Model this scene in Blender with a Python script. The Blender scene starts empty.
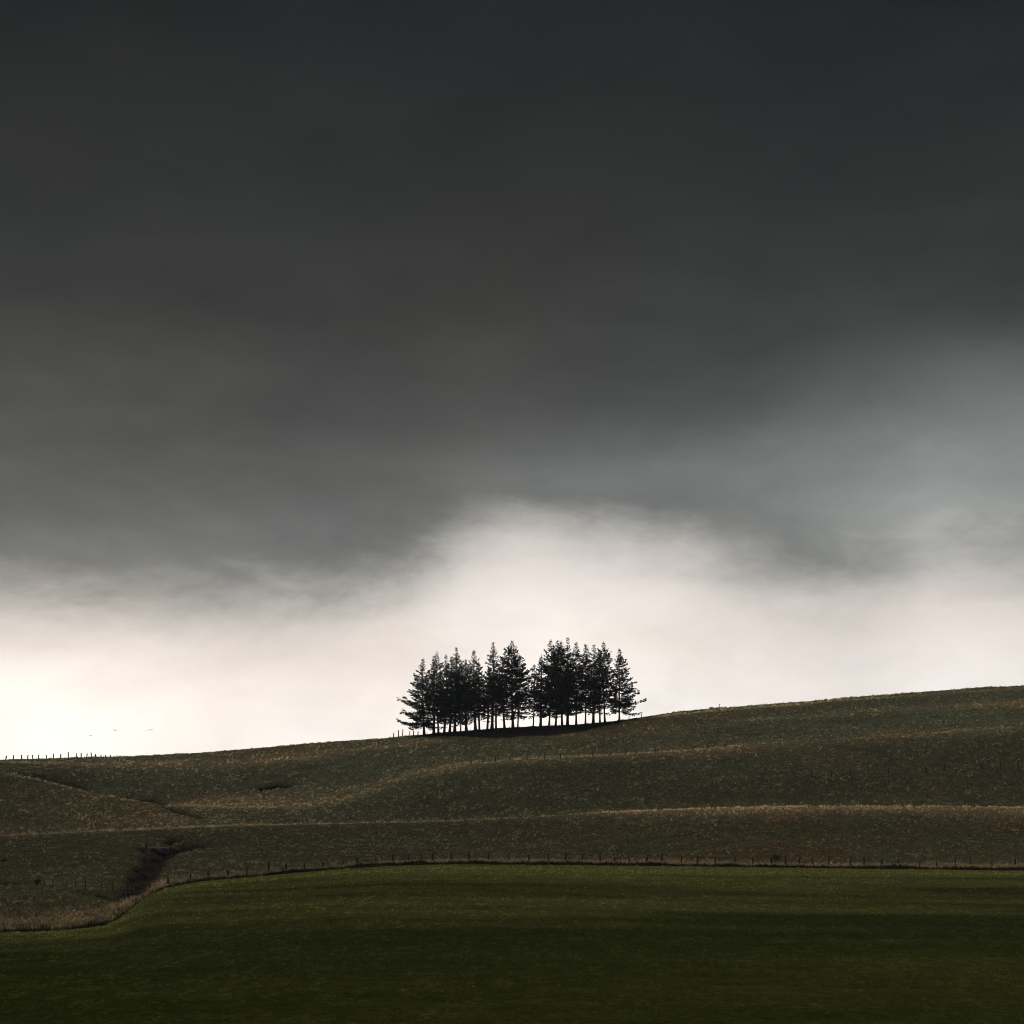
import bpy, math, random
import numpy as np

# ------------------------------------------------------------------ basics
S = bpy.context.scene
COL = S.collection
F = 2133.0          # focal length in pixels of a 1024 px wide frame
HOR = 900.0         # picture row of eye level
rng = np.random.default_rng(7)
random.seed(7)
SUN_EL, SUN_AZ = math.radians(50), math.radians(-32)    # azimuth from +Y, negative = left


def tag(o, label=None, cat=None, group=None, kind=None):
    if label: o['label'] = label
    if cat: o['category'] = cat
    if group: o['group'] = group
    if kind: o['kind'] = kind
    return o


def mesh_obj(name, verts, faces_flat, nper, mat=None, parent=None, col=None, smooth=False):
    """faces_flat: flat index array with nper vertices per face; col: per-vertex rgb"""
    verts = np.asarray(verts, dtype=np.float32).reshape(-1, 3)
    idx = np.asarray(faces_flat, dtype=np.int32).ravel()
    nf = len(idx) // nper
    me = bpy.data.meshes.new(name)
    me.vertices.add(len(verts)); me.vertices.foreach_set('co', verts.ravel())
    me.loops.add(len(idx)); me.loops.foreach_set('vertex_index', idx)
    me.polygons.add(nf)
    me.polygons.foreach_set('loop_start', np.arange(0, nf * nper, nper, dtype=np.int32))
    me.polygons.foreach_set('loop_total', np.full(nf, nper, dtype=np.int32))
    if smooth:
        me.polygons.foreach_set('use_smooth', np.ones(nf, dtype=bool))
    me.update(calc_edges=True)
    if col is not None:
        at = me.attributes.new('tint', 'FLOAT_COLOR', 'POINT')
        c = np.ones((len(verts), 4), dtype=np.float32); c[:, :3] = col
        at.data.foreach_set('color', c.ravel())
    if mat: me.materials.append(mat)
    o = bpy.data.objects.new(name, me)
    COL.objects.link(o)
    if parent: o.parent = parent
    return o


def empty(name, loc):
    o = bpy.data.objects.new(name, None); COL.objects.link(o)
    o.location = loc; o.empty_display_size = 0.3
    return o


# ------------------------------------------------------------------ noise
def _hash(ix, iy, seed):
    n = (ix.astype(np.int64) * 374761393 + iy.astype(np.int64) * 668265263 + seed * 974634777) & 0xffffffff
    n = ((n ^ (n >> 13)) * 1274126177) & 0xffffffff
    n = (n ^ (n >> 16)) & 0xffffff
    return n / float(0xffffff)


def vnoise(x, y, seed=0):
    ix, iy = np.floor(x), np.floor(y)
    fx, fy = x - ix, y - iy
    fx = fx * fx * (3 - 2 * fx); fy = fy * fy * (3 - 2 * fy)
    a = _hash(ix, iy, seed); b = _hash(ix + 1, iy, seed)
    c = _hash(ix, iy + 1, seed); d = _hash(ix + 1, iy + 1, seed)
    return (a + (b - a) * fx) * (1 - fy) + (c + (d - c) * fx) * fy


def fbm(x, y, scale, octv=4, seed=0, gain=0.5):
    s, amp, tot = 0, 1.0, 0
    for k in range(octv):
        s = s + amp * (vnoise(x / scale * 2 ** k + 17.3 * k, y / scale * 2 ** k - 9.1 * k, seed + k) - .5)
        tot += amp; amp *= gain
    return s / tot * 2          # about -1..1


def smooth(v, lo, hi):
    t = np.clip((v - lo) / (hi - lo), 0, 1)
    return t * t * (3 - 2 * t)


def pchip(xk, yk, x):
    h = np.diff(xk); d = np.diff(yk) / h
    m = np.zeros_like(yk)
    for i in range(1, len(xk) - 1):
        if d[i - 1] * d[i] > 0:
            w1, w2 = 2 * h[i] + h[i - 1], h[i] + 2 * h[i - 1]
            m[i] = (w1 + w2) / (w1 / d[i - 1] + w2 / d[i])
    m[0], m[-1] = d[0], d[-1]
    k = np.clip(np.searchsorted(xk, x) - 1, 0, len(xk) - 2)
    t = (x - xk[k]) / h[k]
    return ((1 + 2 * t) * (1 - t) ** 2 * yk[k] + t * (1 - t) ** 2 * h[k] * m[k]
            + t * t * (3 - 2 * t) * yk[k + 1] + t * t * (t - 1) * h[k] * m[k + 1])


# ------------------------------------------------------------------ materials
def new_mat(name):
    m = bpy.data.materials.new(name); m.use_nodes = True
    nt = m.node_tree; nt.nodes.clear()
    return m, nt, nt.nodes.new, nt.links.new


def ground_mat(name, bump=0.12, nscale=2.2):
    m, nt, N, L = new_mat(name)
    out = N('ShaderNodeOutputMaterial'); b = N('ShaderNodeBsdfDiffuse')
    b.inputs['Roughness'].default_value = 1
    a = N('ShaderNodeAttribute'); a.attribute_name = 'tint'
    tc = N('ShaderNodeTexCoord')
    n1 = N('ShaderNodeTexNoise'); n1.inputs['Scale'].default_value = nscale; n1.inputs['Detail'].default_value = 6
    n1.inputs['Roughness'].default_value = .75
    L(tc.outputs['Object'], n1.inputs['Vector'])
    mr = N('ShaderNodeMapRange'); mr.inputs[1].default_value = .3; mr.inputs[2].default_value = .7
    mr.inputs[3].default_value = .2; mr.inputs[4].default_value = 1.7
    L(n1.outputs['Fac'], mr.inputs[0])
    mx = N('ShaderNodeMix'); mx.data_type = 'RGBA'; mx.blend_type = 'MULTIPLY'; mx.inputs['Factor'].default_value = 1
    L(a.outputs['Color'], mx.inputs['A']); L(mr.outputs[0], mx.inputs['B'])
    L(mx.outputs['Result'], b.inputs['Color'])
    bp = N('ShaderNodeBump'); bp.inputs['Strength'].default_value = .8; bp.inputs['Distance'].default_value = bump
    L(n1.outputs['Fac'], bp.inputs['Height']); L(bp.outputs[0], b.inputs['Normal'])
    L(b.outputs[0], out.inputs['Surface'])
    return m


def leaf_mat(name, base=None, trans=.35, gain=1.0):
    m, nt, N, L = new_mat(name)
    out = N('ShaderNodeOutputMaterial'); d = N('ShaderNodeBsdfDiffuse'); t = N('ShaderNodeBsdfTranslucent')
    mix = N('ShaderNodeMixShader'); mix.inputs[0].default_value = trans
    if base is None:
        a = N('ShaderNodeAttribute'); a.attribute_name = 'tint'; src = a.outputs['Color']
    else:
        tc = N('ShaderNodeTexCoord'); n = N('ShaderNodeTexNoise'); n.inputs['Scale'].default_value = 1.3
        n.inputs['Detail'].default_value = 4
        L(tc.outputs['Object'], n.inputs['Vector'])
        r = N('ShaderNodeValToRGB')
        r.color_ramp.elements[0].position = .35; r.color_ramp.elements[1].position = .65
        r.color_ramp.elements[0].color = (*[c * .6 for c in base], 1)
        r.color_ramp.elements[1].color = (*[c * 1.35 for c in base], 1)
        L(n.outputs['Fac'], r.inputs[0]); src = r.outputs['Color']
    L(src, d.inputs['Color']); L(src, t.inputs['Color'])
    L(d.outputs[0], mix.inputs[1]); L(t.outputs[0], mix.inputs[2]); L(mix.outputs[0], out.inputs['Surface'])
    return m


def solid_mat(name, base, rough=.85, scale=6, stretch=(1, 1, 1), var=.45):
    m, nt, N, L = new_mat(name)
    out = N('ShaderNodeOutputMaterial'); b = N('ShaderNodeBsdfPrincipled'); b.inputs['Roughness'].default_value = rough
    tc = N('ShaderNodeTexCoord'); mp = N('ShaderNodeMapping'); mp.inputs['Scale'].default_value = stretch
    n = N('ShaderNodeTexNoise'); n.inputs['Scale'].default_value = scale; n.inputs['Detail'].default_value = 5
    L(tc.outputs['Object'], mp.inputs[0]); L(mp.outputs[0], n.inputs['Vector'])
    r = N('ShaderNodeValToRGB')
    r.color_ramp.elements[0].position = .3; r.color_ramp.elements[1].position = .7
    r.color_ramp.elements[0].color = (*[c * (1 - var) for c in base], 1)
    r.color_ramp.elements[1].color = (*[c * (1 + var) for c in base], 1)
    L(n.outputs['Fac'], r.inputs[0]); L(r.outputs['Color'], b.inputs['Base Color'])
    bp = N('ShaderNodeBump'); bp.inputs['Distance'].default_value = .02
    L(n.outputs['Fac'], bp.inputs['Height']); L(bp.outputs[0], b.inputs['Normal'])
    L(b.outputs[0], out.inputs['Surface'])
    return m


M_HILL = ground_mat('hill_ground', .25, 2.4)
M_FIELD = ground_mat('pasture_ground', .05, 3.0)
M_GRASS = leaf_mat('grass_blades', None, .3)
M_NEEDLE = leaf_mat('conifer_needles', (.044, .066, .076), .10)
M_BARK = solid_mat('conifer_bark', (.026, .022, .020), .95, 3, (1, 1, .2))
M_POST = solid_mat('weathered_post_wood', (.030, .025, .021), .9, 8, (1, 1, .15))
M_PALEPOST = solid_mat('bleached_post_wood', (.13, .125, .115), .9, 8, (1, 1, .15))
M_WIRE = solid_mat('galvanised_wire', (.07, .07, .07), .6, 20)
M_TWIG = leaf_mat('bramble_leaves', (.060, .048, .042), .15)
M_STEM = solid_mat('bramble_stems', (.05, .038, .035), .9, 5)
M_GORSE = leaf_mat('gorse_leaves', (.030, .038, .022), .15)
M_CONC = solid_mat('pale_concrete', (.50, .52, .53), .85, 3, var=.25)
M_CONCD = solid_mat('damp_concrete', (.11, .125, .12), .85, 3, var=.3)
M_BIRD = solid_mat('dark_feathers', (.03, .03, .03), .8, 12)

# ------------------------------------------------------------------ terrain
xs = np.concatenate([np.linspace(-4600, -260, 70)[:-1], np.arange(-260, 1285, 2.5), np.linspace(1290, 5400, 66)])
NC = len(xs)


def curve(pts, sm=24):
    p = np.array(pts, float)
    dense = np.arange(-5000, 5801, 2.0)
    v = np.interp(dense, p[:, 0], p[:, 1])
    n = int(sm / 2); k = np.hanning(2 * n + 3); k /= k.sum()
    v = np.convolve(np.pad(v, len(k) // 2, mode='edge'), k, 'valid')
    return np.interp(xs, dense, v)


# field edge: picture row and depth
By = curve([(-1200, 950), (-300, 940), (0, 933), (60, 931), (105, 926), (125, 915), (140, 900), (155, 890), (200, 881), (260, 876),
            (330, 869.5), (390, 865.5), (450, 864), (600, 865), (800, 867.5), (1024, 870.5), (2000, 885), (5000, 915)], 14)
BY = curve([(-1200, 190), (-300, 198), (0, 200), (60, 202), (105, 207), (125, 216), (140, 232), (155, 248), (200, 268), (260, 280),
            (330, 290), (450, 300), (600, 302), (1024, 300), (2000, 285), (5000, 270)], 14)
# first terrace crest
C1y = curve([(-1200, 850), (0, 836), (100, 831.5), (200, 827), (330, 823.5), (450, 820.5), (600, 813), (700, 808.5), (800, 806),
             (1024, 807.5), (1500, 810), (5000, 830)], 60)
C1Y = curve([(-1200, 330), (0, 338), (200, 342), (600, 347), (1024, 345), (5000, 340)], 60)
# second line: hump on the left, floor of the bowl, upper terrace on the right
C2y = curve([(-1200, 740), (-200, 760), (0, 771), (60, 785), (100, 795), (150, 804), (200, 807), (270, 807), (330, 801), (380, 785), (430, 768),
             (500, 761), (600, 756), (680, 751), (760, 744), (900, 735), (1024, 727), (2000, 700), (5000, 690)], 34)
C2Y = curve([(-1200, 385), (0, 383), (100, 378), (200, 372), (270, 370), (380, 380), (450, 388), (600, 390), (1024, 388), (5000, 380)], 60)
# skyline
Ry = curve([(-1200, 800), (-300, 765), (0, 761), (50, 759.8), (100, 758.6), (150, 756.5), (200, 753.3), (250, 749), (300, 744.5), (350, 741.2),
            (400, 738), (440, 733.5), (520, 728), (575, 725.5), (620, 721), (645, 717.5), (700, 712), (750, 707.8), (800, 703.3),
            (850, 698.8), (900, 694.8), (960, 690.8), (1024, 687.3), (1500, 665), (2500, 700), (5000, 760)], 30)
RY = curve([(-1200, 430), (0, 428), (300, 428), (440, 432), (640, 440), (1024, 452), (5000, 450)], 60)


def z_of(y, Y): return (HOR - y) / F * Y


# control rows: (Y, z) per column
dip1 = curve([(-5000, .25), (100, .3), (300, .35), (700, .5), (1024, .5), (5000, .4)], 60)     # hollow behind crest 1
dip2 = curve([(-5000, 1.3), (0, 1.2), (110, 1.7), (165, 1.3), (215, .0), (330, -.6), (430, -.35), (560, .2), (680, .0), (800, -.2), (5000, -.3)], 40)
zB = z_of(By, BY); z1 = z_of(C1y, C1Y); z2 = z_of(C2y, C2Y); zR = z_of(Ry, RY)
znear = np.clip(-4.6 + .0 * xs, -7, 0)
one = np.ones(NC)
swell = curve([(-5000, 0), (100, 0), (300, .2), (600, .45), (900, .2), (5000, 0)], 120)
low = curve([(-5000, -1.1), (0, -1.0), (110, -.7), (220, -.25), (420, 0), (5000, 0)], 60)
z3_ = z_of(953, 130) + low * .45
ctrl = [
    (-300 * one, -10 * one),
    (0 * one, -6.9 * one),
    (58 * one, -4.6 + low * .2),
    (130 * one, z_of(953, 130) + low * .45),
    (130 + (BY - 130) * .45, z3_ + (zB - z3_) * .42 + swell * .3),
    (130 + (BY - 130) * .78, z3_ + (zB - z3_) * .80 + swell * .4 + .12),
    (BY, zB),
    (BY + .35, zB + .06 + .34 * curve([(-5000, .4), (60, .4), (130, .6), (200, 1), (5000, 1)], 20) * np.clip(.5 + fbm(xs * 1.0, xs * 0, 26, 4, 88, .7), 0, 1.2)),
    (BY + 4, zB + .30 + .32 * curve([(-5000, .3), (100, .3), (200, 1), (5000, 1)], 20)),
    (BY * .42 + C1Y * .58, zB * .45 + z1 * .55 - .35),
    (C1Y, z1),
    (C1Y + 6, z1 - dip1 * .35 + .25),
    (C1Y * .45 + C2Y * .55, z1 * .48 + z2 * .52 - .3),
    (C2Y, z2),
    (C2Y + 5, z2 - dip2 + .35),
    (C2Y * .5 + RY * .5, z2 * .46 + zR * .54),
    (RY - 13, zR - 1.5),
    (RY, zR),
    (RY + 25, zR - .9),
    (RY + 120, zR - 16),
    (RY + 500, zR * .25 - 30),
    (1500 * one, -40 * one),
]
nrows = [14, 14, 60, 62, 50, 44, 3, 10, 54, 46, 16, 40, 40, 16, 44, 44, 40, 24, 24, 20, 14]
cY = np.array([c[0] for c in ctrl]); cZ = np.array([c[1] for c in ctrl])
rowY = []; seg = []
for k, n in enumerate(nrows):
    for j in range(n):
        rowY.append(cY[k] + (cY[k + 1] - cY[k]) * (j / n)); seg.append(k + j / n)
rowY.append(cY[-1]); seg.append(len(nrows))
GY = np.array(rowY); seg = np.array(seg); NR = len(seg)
GZ = np.zeros_like(GY)
for c in range(NC):
    GZ[:, c] = pchip(cY[:, c], cZ[:, c], GY[:, c])
T = (xs - 512) / F
gw = np.where(GY < 100, 100 - (100 - GY) * .12, np.where(GY > 470, 470 + (GY - 470) * .35, GY))
gw = np.where(GY < 100, np.maximum(gw, GY), gw)
GX = T[None, :] * gw
RB = int(np.where(seg == 6)[0][0])            # row of the field edge
IMX = 512 + F * GX / np.maximum(GY, 1)        # where a vertex sits seen from the road
SG = np.repeat(seg[:, None], NC, 1)
XC = np.repeat(xs[None, :], NR, 0)

# rolling undulation (none on the borders of the control lines that make an edge)
edge = np.ones_like(GZ)
for k in (6, 7, 10, 13, 17):
    edge *= 1 - .85 * np.exp(-((SG - k) / .35) ** 2)
hillm = smooth(SG, 7, 8)
GZ += fbm(GX, GY, 42, 3, 3) * (.28 + .55 * hillm) * edge * smooth(GY, 20, 90)
GZ += fbm(GX * .6, GY, 11, 3, 11) * (.05 + .24 * hillm) * edge * smooth(GY, 20, 90)
GZ += fbm(GX, GY, 2.2, 3, 21) * (.035 + .12 * hillm) * smooth(GY, 40, 90) * (.4 + .6 * edge)
GZ += fbm(GX, GY * .8, 1.0, 2, 23, .8) * (.05 + .05 * hillm) * smooth(GY, 90, 160) * (.3 + .7 * edge)
# sheep terracettes along the contours of the steeper hill faces
contour = GZ * 2.4 + fbm(GX, GY, 16, 2, 31) * 2.4
GZ += (np.abs((contour % 1) - .5) - .25) * .22 * hillm * smooth(fbm(GX, GY, 30, 2, 35), -.35, .35) * (SG < 17) * edge
GZ -= 0
IMY = HOR - F * GZ / np.maximum(GY, 1)


def col_index(x):
    return float(np.interp(x, xs, np.arange(NC)))


def ground_at(x, y):
    """ground point seen at picture position (x, y), nearest hit"""
    ci = col_index(x); c0 = int(ci); f = ci - c0; c1 = min(c0 + 1, NC - 1)
    yy = GY[:, c0] * (1 - f) + GY[:, c1] * f; zz = GZ[:, c0] * (1 - f) + GZ[:, c1] * f
    ok = yy > 40
    im = HOR - F * zz / np.maximum(yy, 1)
    for r in range(1, NR):
        if ok[r - 1] and im[r] <= y:
            t = (im[r - 1] - y) / max(im[r - 1] - im[r], 1e-6); t = min(max(t, 0), 1)
            Y = yy[r - 1] + (yy[r] - yy[r - 1]) * t; Z = zz[r - 1] + (zz[r] - zz[r - 1]) * t
            return np.array([(x - 512) / F * Y, Y, Z])
    r = int(np.argmin(np.where(ok & (seg < 18), im, 1e9)))
    return np.array([(x - 512) / F * yy[r], yy[r], zz[r]])


def ground_z(X, Y):
    x = 512 + F * X / Y
    ci = col_index(x); c0 = int(ci); f = ci - c0; c1 = min(c0 + 1, NC - 1)
    return float(np.interp(Y, GY[:, c0], GZ[:, c0]) * (1 - f) + np.interp(Y, GY[:, c1], GZ[:, c1]) * f)


def ground_sY(x, s):
    """ground point in column x at control coordinate s"""
    ci = col_index(x); c0 = int(ci)
    Y = float(np.interp(s, seg, GY[:, c0]))
    X = (x - 512) / F * Y
    return np.array([X, Y, ground_z(X, Y)])


def seg_dist(path):
    """distance of every terrain vertex to a world polyline; also the position along it 0..1"""
    best = np.full(GX.shape, 1e9); par = np.zeros(GX.shape)
    n = len(path) - 1
    for i in range(n):
        a, b = path[i][:2], path[i + 1][:2]
        d = b - a; L2 = (d ** 2).sum()
        t = np.clip(((GX - a[0]) * d[0] + (GY - a[1]) * d[1]) / L2, 0, 1)
        dd = np.hypot(GX - a[0] - t * d[0], GY - a[1] - t * d[1])
        m = dd < best
        best = np.where(m, dd, best); par = np.where(m, (i + t) / n, par)
    return best, par


# gully on the left, its side arm, the small bank far left, the scar in the bowl, the crease behind the hump
gully = [ground_at(*p) for p in [(122, 897), (128, 889), (138, 878), (148, 866), (158, 854), (170, 848.5), (184, 847), (197, 845)]]
arm = [ground_at(*p) for p in [(166, 842), (173, 839), (183, 838.5)]]
ditch = [ground_at(*p) for p in [(-60, 881), (0, 881.5), (20, 883), (36, 883.5)]]
ditch2 = [ground_at(*p) for p in [(80, 891.5), (96, 893), (122, 893.5)]]
scar = [ground_at(*p) for p in [(263, 787.5), (273, 785.5), (288, 784.5)]]
drain = [ground_at(*p) for p in [(146, 800), (158, 804), (170, 808), (186, 813), (203, 818)]]
creasep = [ground_at(*p) for p in [(14, 771), (40, 776), (62, 782), (84, 788)]]
soil = np.zeros(GX.shape)
for path, w, dep, dk in ((gully, 2.1, 1.2, .85), (arm, 1.3, .6, 1.), (ditch, 1.3, .7, 1.), (ditch2, .8, .35, .9), (scar, 1.5, .8, 1.), (drain, 1.2, .5, .62), (creasep, 1.0, .35, .42)):
    d, p = seg_dist(path)
    d = d + fbm(GX, GY, 1.5, 2, 51) * w * .35
    g = np.exp(-(d / w) ** 2)
    GZ -= g * dep
    soil = np.maximum(soil, smooth(g, .35, .75) * dk)
IMY = HOR - F * GZ / np.maximum(GY, 1)

# ---- ground colours (sward albedo, with some light and shade painted in)
def mixc(a, b, f):
    return a + (np.asarray(b) - a) * f[..., None]


def bump_at(v, c, w):
    return np.exp(-((v - c) / w) ** 2)


shape = GX.shape
Ccol = np.zeros(shape + (3,)); Ccol[:] = (.098, .098, .058)               # rough olive hill grass
n_big = fbm(GX * .45, GY, 26, 5, 61); n_mid = fbm(GX * .5, GY, 7, 4, 71); n_sm = fbm(GX, GY, 1.6, 3, 81)
Ccol = mixc(Ccol, (.150, .118, .066), smooth(n_big + n_mid * .5, -.15, .5) * .8)
Ccol = mixc(Ccol, (.070, .068, .040), smooth(-n_big + n_mid * .6, -.05, .6) * .5)
low_hill = smooth(SG, 7, 7.4) * (1 - smooth(SG, 9.7, 10.4))
Ccol = mixc(Ccol, (.112, .086, .043), low_hill * (.35 + .5 * smooth(XC, 250, 900)) * smooth(n_mid + .3, -.3, .6)
              + 0)
upper = smooth(SG, 13.2, 14.6)
Ccol = mixc(Ccol, (.112, .115, .074), upper * .75 * smooth(n_mid, .55, -.4))
# bleached crests
c1tan = bump_at(SG, 10.03, np.where(SG < 10.03, curve([(-5000, .1), (400, .12), (600, .22), (760, .34), (5000, .34)], 40), .8)) * curve([(-5000, .3), (0, .25), (90, .35), (130, .7), (300, .85), (700, 1.), (1024, .95), (5000, .9)], 40)
c1tan = c1tan + .35 * bump_at(SG, 9.8, .45) * smooth(XC, 500, 760)
c2tan = bump_at(SG, 13.05, np.where(SG < 13.05, curve([(-5000, .1), (160, .12), (230, .35), (300, .55), (400, .5), (470, .28), (600, .3), (700, .4), (5000, .3)], 30), .8)) * curve([(-5000, .3), (0, .5), (110, .5), (150, .3), (200, .75), (330, .7), (380, .42), (420, .42), (480, .7), (600, .9), (690, .9), (760, .45), (900, .3), (5000, .2)], 40)
c2tan = c2tan + bump_at(SG, 14.1, .35) * curve([(-5000, 0), (140, 0), (160, .8), (210, .6), (300, .25), (360, 0), (5000, 0)], 20)
rtan = bump_at(SG, 15.55, .26) * curve([(-5000, .6), (0, .5), (120, .65), (300, .7), (430, .5), (500, 0), (620, 0), (5000, 0)], 30)
rtan = rtan + bump_at(SG, 16.0, .12) * curve([(-5000, 0), (620, 0), (650, .9), (800, 1), (960, .6), (5000, .3)], 30)
rtan = rtan + bump_at(SG, 15.1, .16) * curve([(-5000, 0), (700, 0), (760, .35), (1024, .35), (5000, .3)], 30)
brk = .55 + .45 * smooth(fbm(GX * .35, GY, 9, 3, 63), -.45, .35)
tan = np.clip(brk * (c1tan + c2tan + rtan) * (.80 + .55 * n_mid), 0, 1)
Ccol = mixc(Ccol, (.34, .255, .15), tan)
# uncut strip along the fence and rank grass on the left
strip = smooth(SG, 7.02, 7.2) * (1 - smooth(SG, 8.05, 8.25)) * curve([(-5000, .9), (100, .9), (140, .85), (200, .35), (300, .35), (380, .75), (1024, .85), (5000, .8)], 30)
Ccol = mixc(Ccol, (.36, .265, .16), strip * (.75 + .3 * n_mid))
leftr = smooth(XC, 190, 100) * smooth(SG, 7.5, 8.4) * (1 - smooth(SG, 9.6, 10))
Ccol = mixc(Ccol, (.085, .088, .040), leftr * .6 * smooth(n_mid, -.5, .4))
# fallen needles, plus the trees' shade painted into the ground colour
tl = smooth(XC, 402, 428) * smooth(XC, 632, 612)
litter_shade0 = curve([(-5000, 16.1), (400, 16.1), (450, 15.9), (490, 15.35), (575, 15.3), (610, 15.8), (5000, 16.3)], 20)
under = tl * smooth(SG + n_sm * .05, litter_shade0, litter_shade0 + .12)
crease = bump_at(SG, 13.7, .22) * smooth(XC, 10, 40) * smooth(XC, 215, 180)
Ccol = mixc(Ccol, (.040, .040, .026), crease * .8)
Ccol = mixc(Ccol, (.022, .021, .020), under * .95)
# bank face and bare earth
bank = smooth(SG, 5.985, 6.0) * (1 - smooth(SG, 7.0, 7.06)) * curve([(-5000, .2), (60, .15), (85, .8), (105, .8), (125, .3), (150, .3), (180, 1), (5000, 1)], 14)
# the green pasture
fld = (SG <= 6.0)
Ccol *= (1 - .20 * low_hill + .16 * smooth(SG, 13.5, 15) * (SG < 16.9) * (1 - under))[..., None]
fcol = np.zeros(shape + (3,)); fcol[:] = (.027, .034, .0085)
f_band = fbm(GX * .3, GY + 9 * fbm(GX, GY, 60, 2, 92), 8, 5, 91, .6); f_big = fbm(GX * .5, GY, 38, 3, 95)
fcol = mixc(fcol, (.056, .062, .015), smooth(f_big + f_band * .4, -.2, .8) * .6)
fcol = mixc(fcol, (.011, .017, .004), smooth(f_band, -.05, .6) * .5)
fcol = mixc(fcol, (.118, .122, .037), smooth(SG + 1.2 * f_band + .8 * f_big, 3.1, 5.7) * .9)  # grazing light on the far crest painted in as paler grass
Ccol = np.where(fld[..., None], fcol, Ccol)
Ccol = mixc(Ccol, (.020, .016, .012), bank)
Ccol = mixc(Ccol, (.018, .015, .013), soil)
Ccol *= (1 + .22 * n_sm + .12 * fbm(GX, GY, .7, 2, 99))[..., None]
Ccol = np.clip(Ccol, .004, .6)


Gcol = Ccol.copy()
Gcol[RB + 1:] *= 1.05


def sheet(name, r0, r1, mat):
    n = r1 - r0 + 1
    v = np.stack([GX[r0:r1 + 1], GY[r0:r1 + 1], GZ[r0:r1 + 1]], -1).reshape(-1, 3)
    i = np.arange(n - 1)[:, None] * NC + np.arange(NC - 1)[None, :]
    q = np.stack([i, i + 1, i + 1 + NC, i + NC], -1).reshape(-1)
    return mesh_obj(name, v, q, 4, mat, None, Gcol[r0:r1 + 1].reshape(-1, 3), True)


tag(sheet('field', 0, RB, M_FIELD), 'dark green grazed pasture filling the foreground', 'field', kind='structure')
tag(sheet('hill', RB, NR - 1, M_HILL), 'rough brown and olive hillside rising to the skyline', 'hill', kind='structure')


# ------------------------------------------------------------------ grass
def sample_ground(u_x, u_s):
    """bilinear lookup of position and colour at fractional column / row"""
    ci = np.interp(u_x, xs, np.arange(NC)); ri = np.interp(u_s, seg, np.arange(NR))
    c0 = np.clip(ci.astype(int), 0, NC - 2); r0 = np.clip(ri.astype(int), 0, NR - 2)
    fc = (ci - c0)[:, None]; fr = (ri - r0)[:, None]
    def bl(A):
        return (A[r0, c0] * (1 - fc) + A[r0, c0 + 1] * fc) * (1 - fr) + (A[r0 + 1, c0] * (1 - fc) + A[r0 + 1, c0 + 1] * fc) * fr
    P = bl(np.stack([GX, GY, GZ], -1))
    # take the row below for colour so no mixing across the field edge
    return P, Ccol[np.clip(r0 + (fr[:, 0] > .5), 0, NR - 1), c0], bl(soil[..., None])[:, 0], bl(tan[..., None])[:, 0]


def tufts(name, P, C, h, spread, blades, mat, label, width=.10, lean=.35, cvar=.35):
    """one mesh of many tufts; each blade a slim triangle"""
    n = len(P)
    h = np.broadcast_to(h, (n,))
    V = np.zeros((n, blades, 3, 3), np.float32); K = np.zeros((n, blades, 3, 3), np.float32)
    tv = 1 + cvar * rng.standard_normal((n, 1, 1))
    for b in range(blades):
        a = rng.uniform(0, 2 * math.pi, n); r = rng.uniform(0, 1, n) * spread
        hb = h * rng.uniform(.55, 1.15, n); w = hb * width * rng.uniform(.7, 1.5, n)
        base = P + np.stack([np.cos(a) * r, np.sin(a) * r, -.03 - 0 * r], -1)
        a2 = rng.uniform(0, math.pi, n)
        side = np.stack([np.cos(a2), np.sin(a2), 0 * a2], -1) * w[:, None]
        ln = rng.normal(0, lean, (n, 2)) * hb[:, None]
        tip = base + np.stack([ln[:, 0] + np.cos(a) * hb * .25, ln[:, 1] + np.sin(a) * hb * .25, hb], -1)
        V[:, b, 0] = base - side; V[:, b, 1] = base + side; V[:, b, 2] = tip
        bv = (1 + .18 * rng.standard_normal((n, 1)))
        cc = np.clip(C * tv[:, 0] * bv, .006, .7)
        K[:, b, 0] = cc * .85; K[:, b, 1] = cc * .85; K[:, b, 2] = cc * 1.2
    V = V.reshape(-1, 3); K = K.reshape(-1, 3)
    o = mesh_obj(name, V, np.arange(len(V)), 3, mat, None, K)
    return tag(o, label, 'grass', kind='stuff')


def cells(P, size, sigma, seed):
    """one random vigour per tussock-sized patch of ground"""
    wx = P[:, 0] / size[0] + 1.2 * fbm(P[:, 0], P[:, 1], size[0] * 1.7, 2, seed + 3)
    wy = P[:, 1] / size[1] + 1.2 * fbm(P[:, 0], P[:, 1], size[1] * 1.7, 2, seed + 4)
    a = _hash(np.floor(wx), np.floor(wy), seed) + _hash(np.floor(wx), np.floor(wy), seed + 1) + _hash(np.floor(wx), np.floor(wy), seed + 2)
    return np.exp(sigma * (a - 1.5) * 2 - sigma * sigma * .5)


# hill tussocks, even over the ground
def hill_points(n, s0, s1, x0=-170, x1=1190):
    u = rng.uniform(x0, x1, n)
    # choose rows by ground area
    rc = np.arange(NR)[(seg >= s0) & (seg <= s1)]
    w = np.gradient(GY[:, NC // 2])[rc] * GY[rc, NC // 2]; w = np.maximum(w, 0); cdf = np.cumsum(w) / w.sum()
    return u, np.interp(rng.uniform(0, 1, n), cdf, seg[rc])


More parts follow.
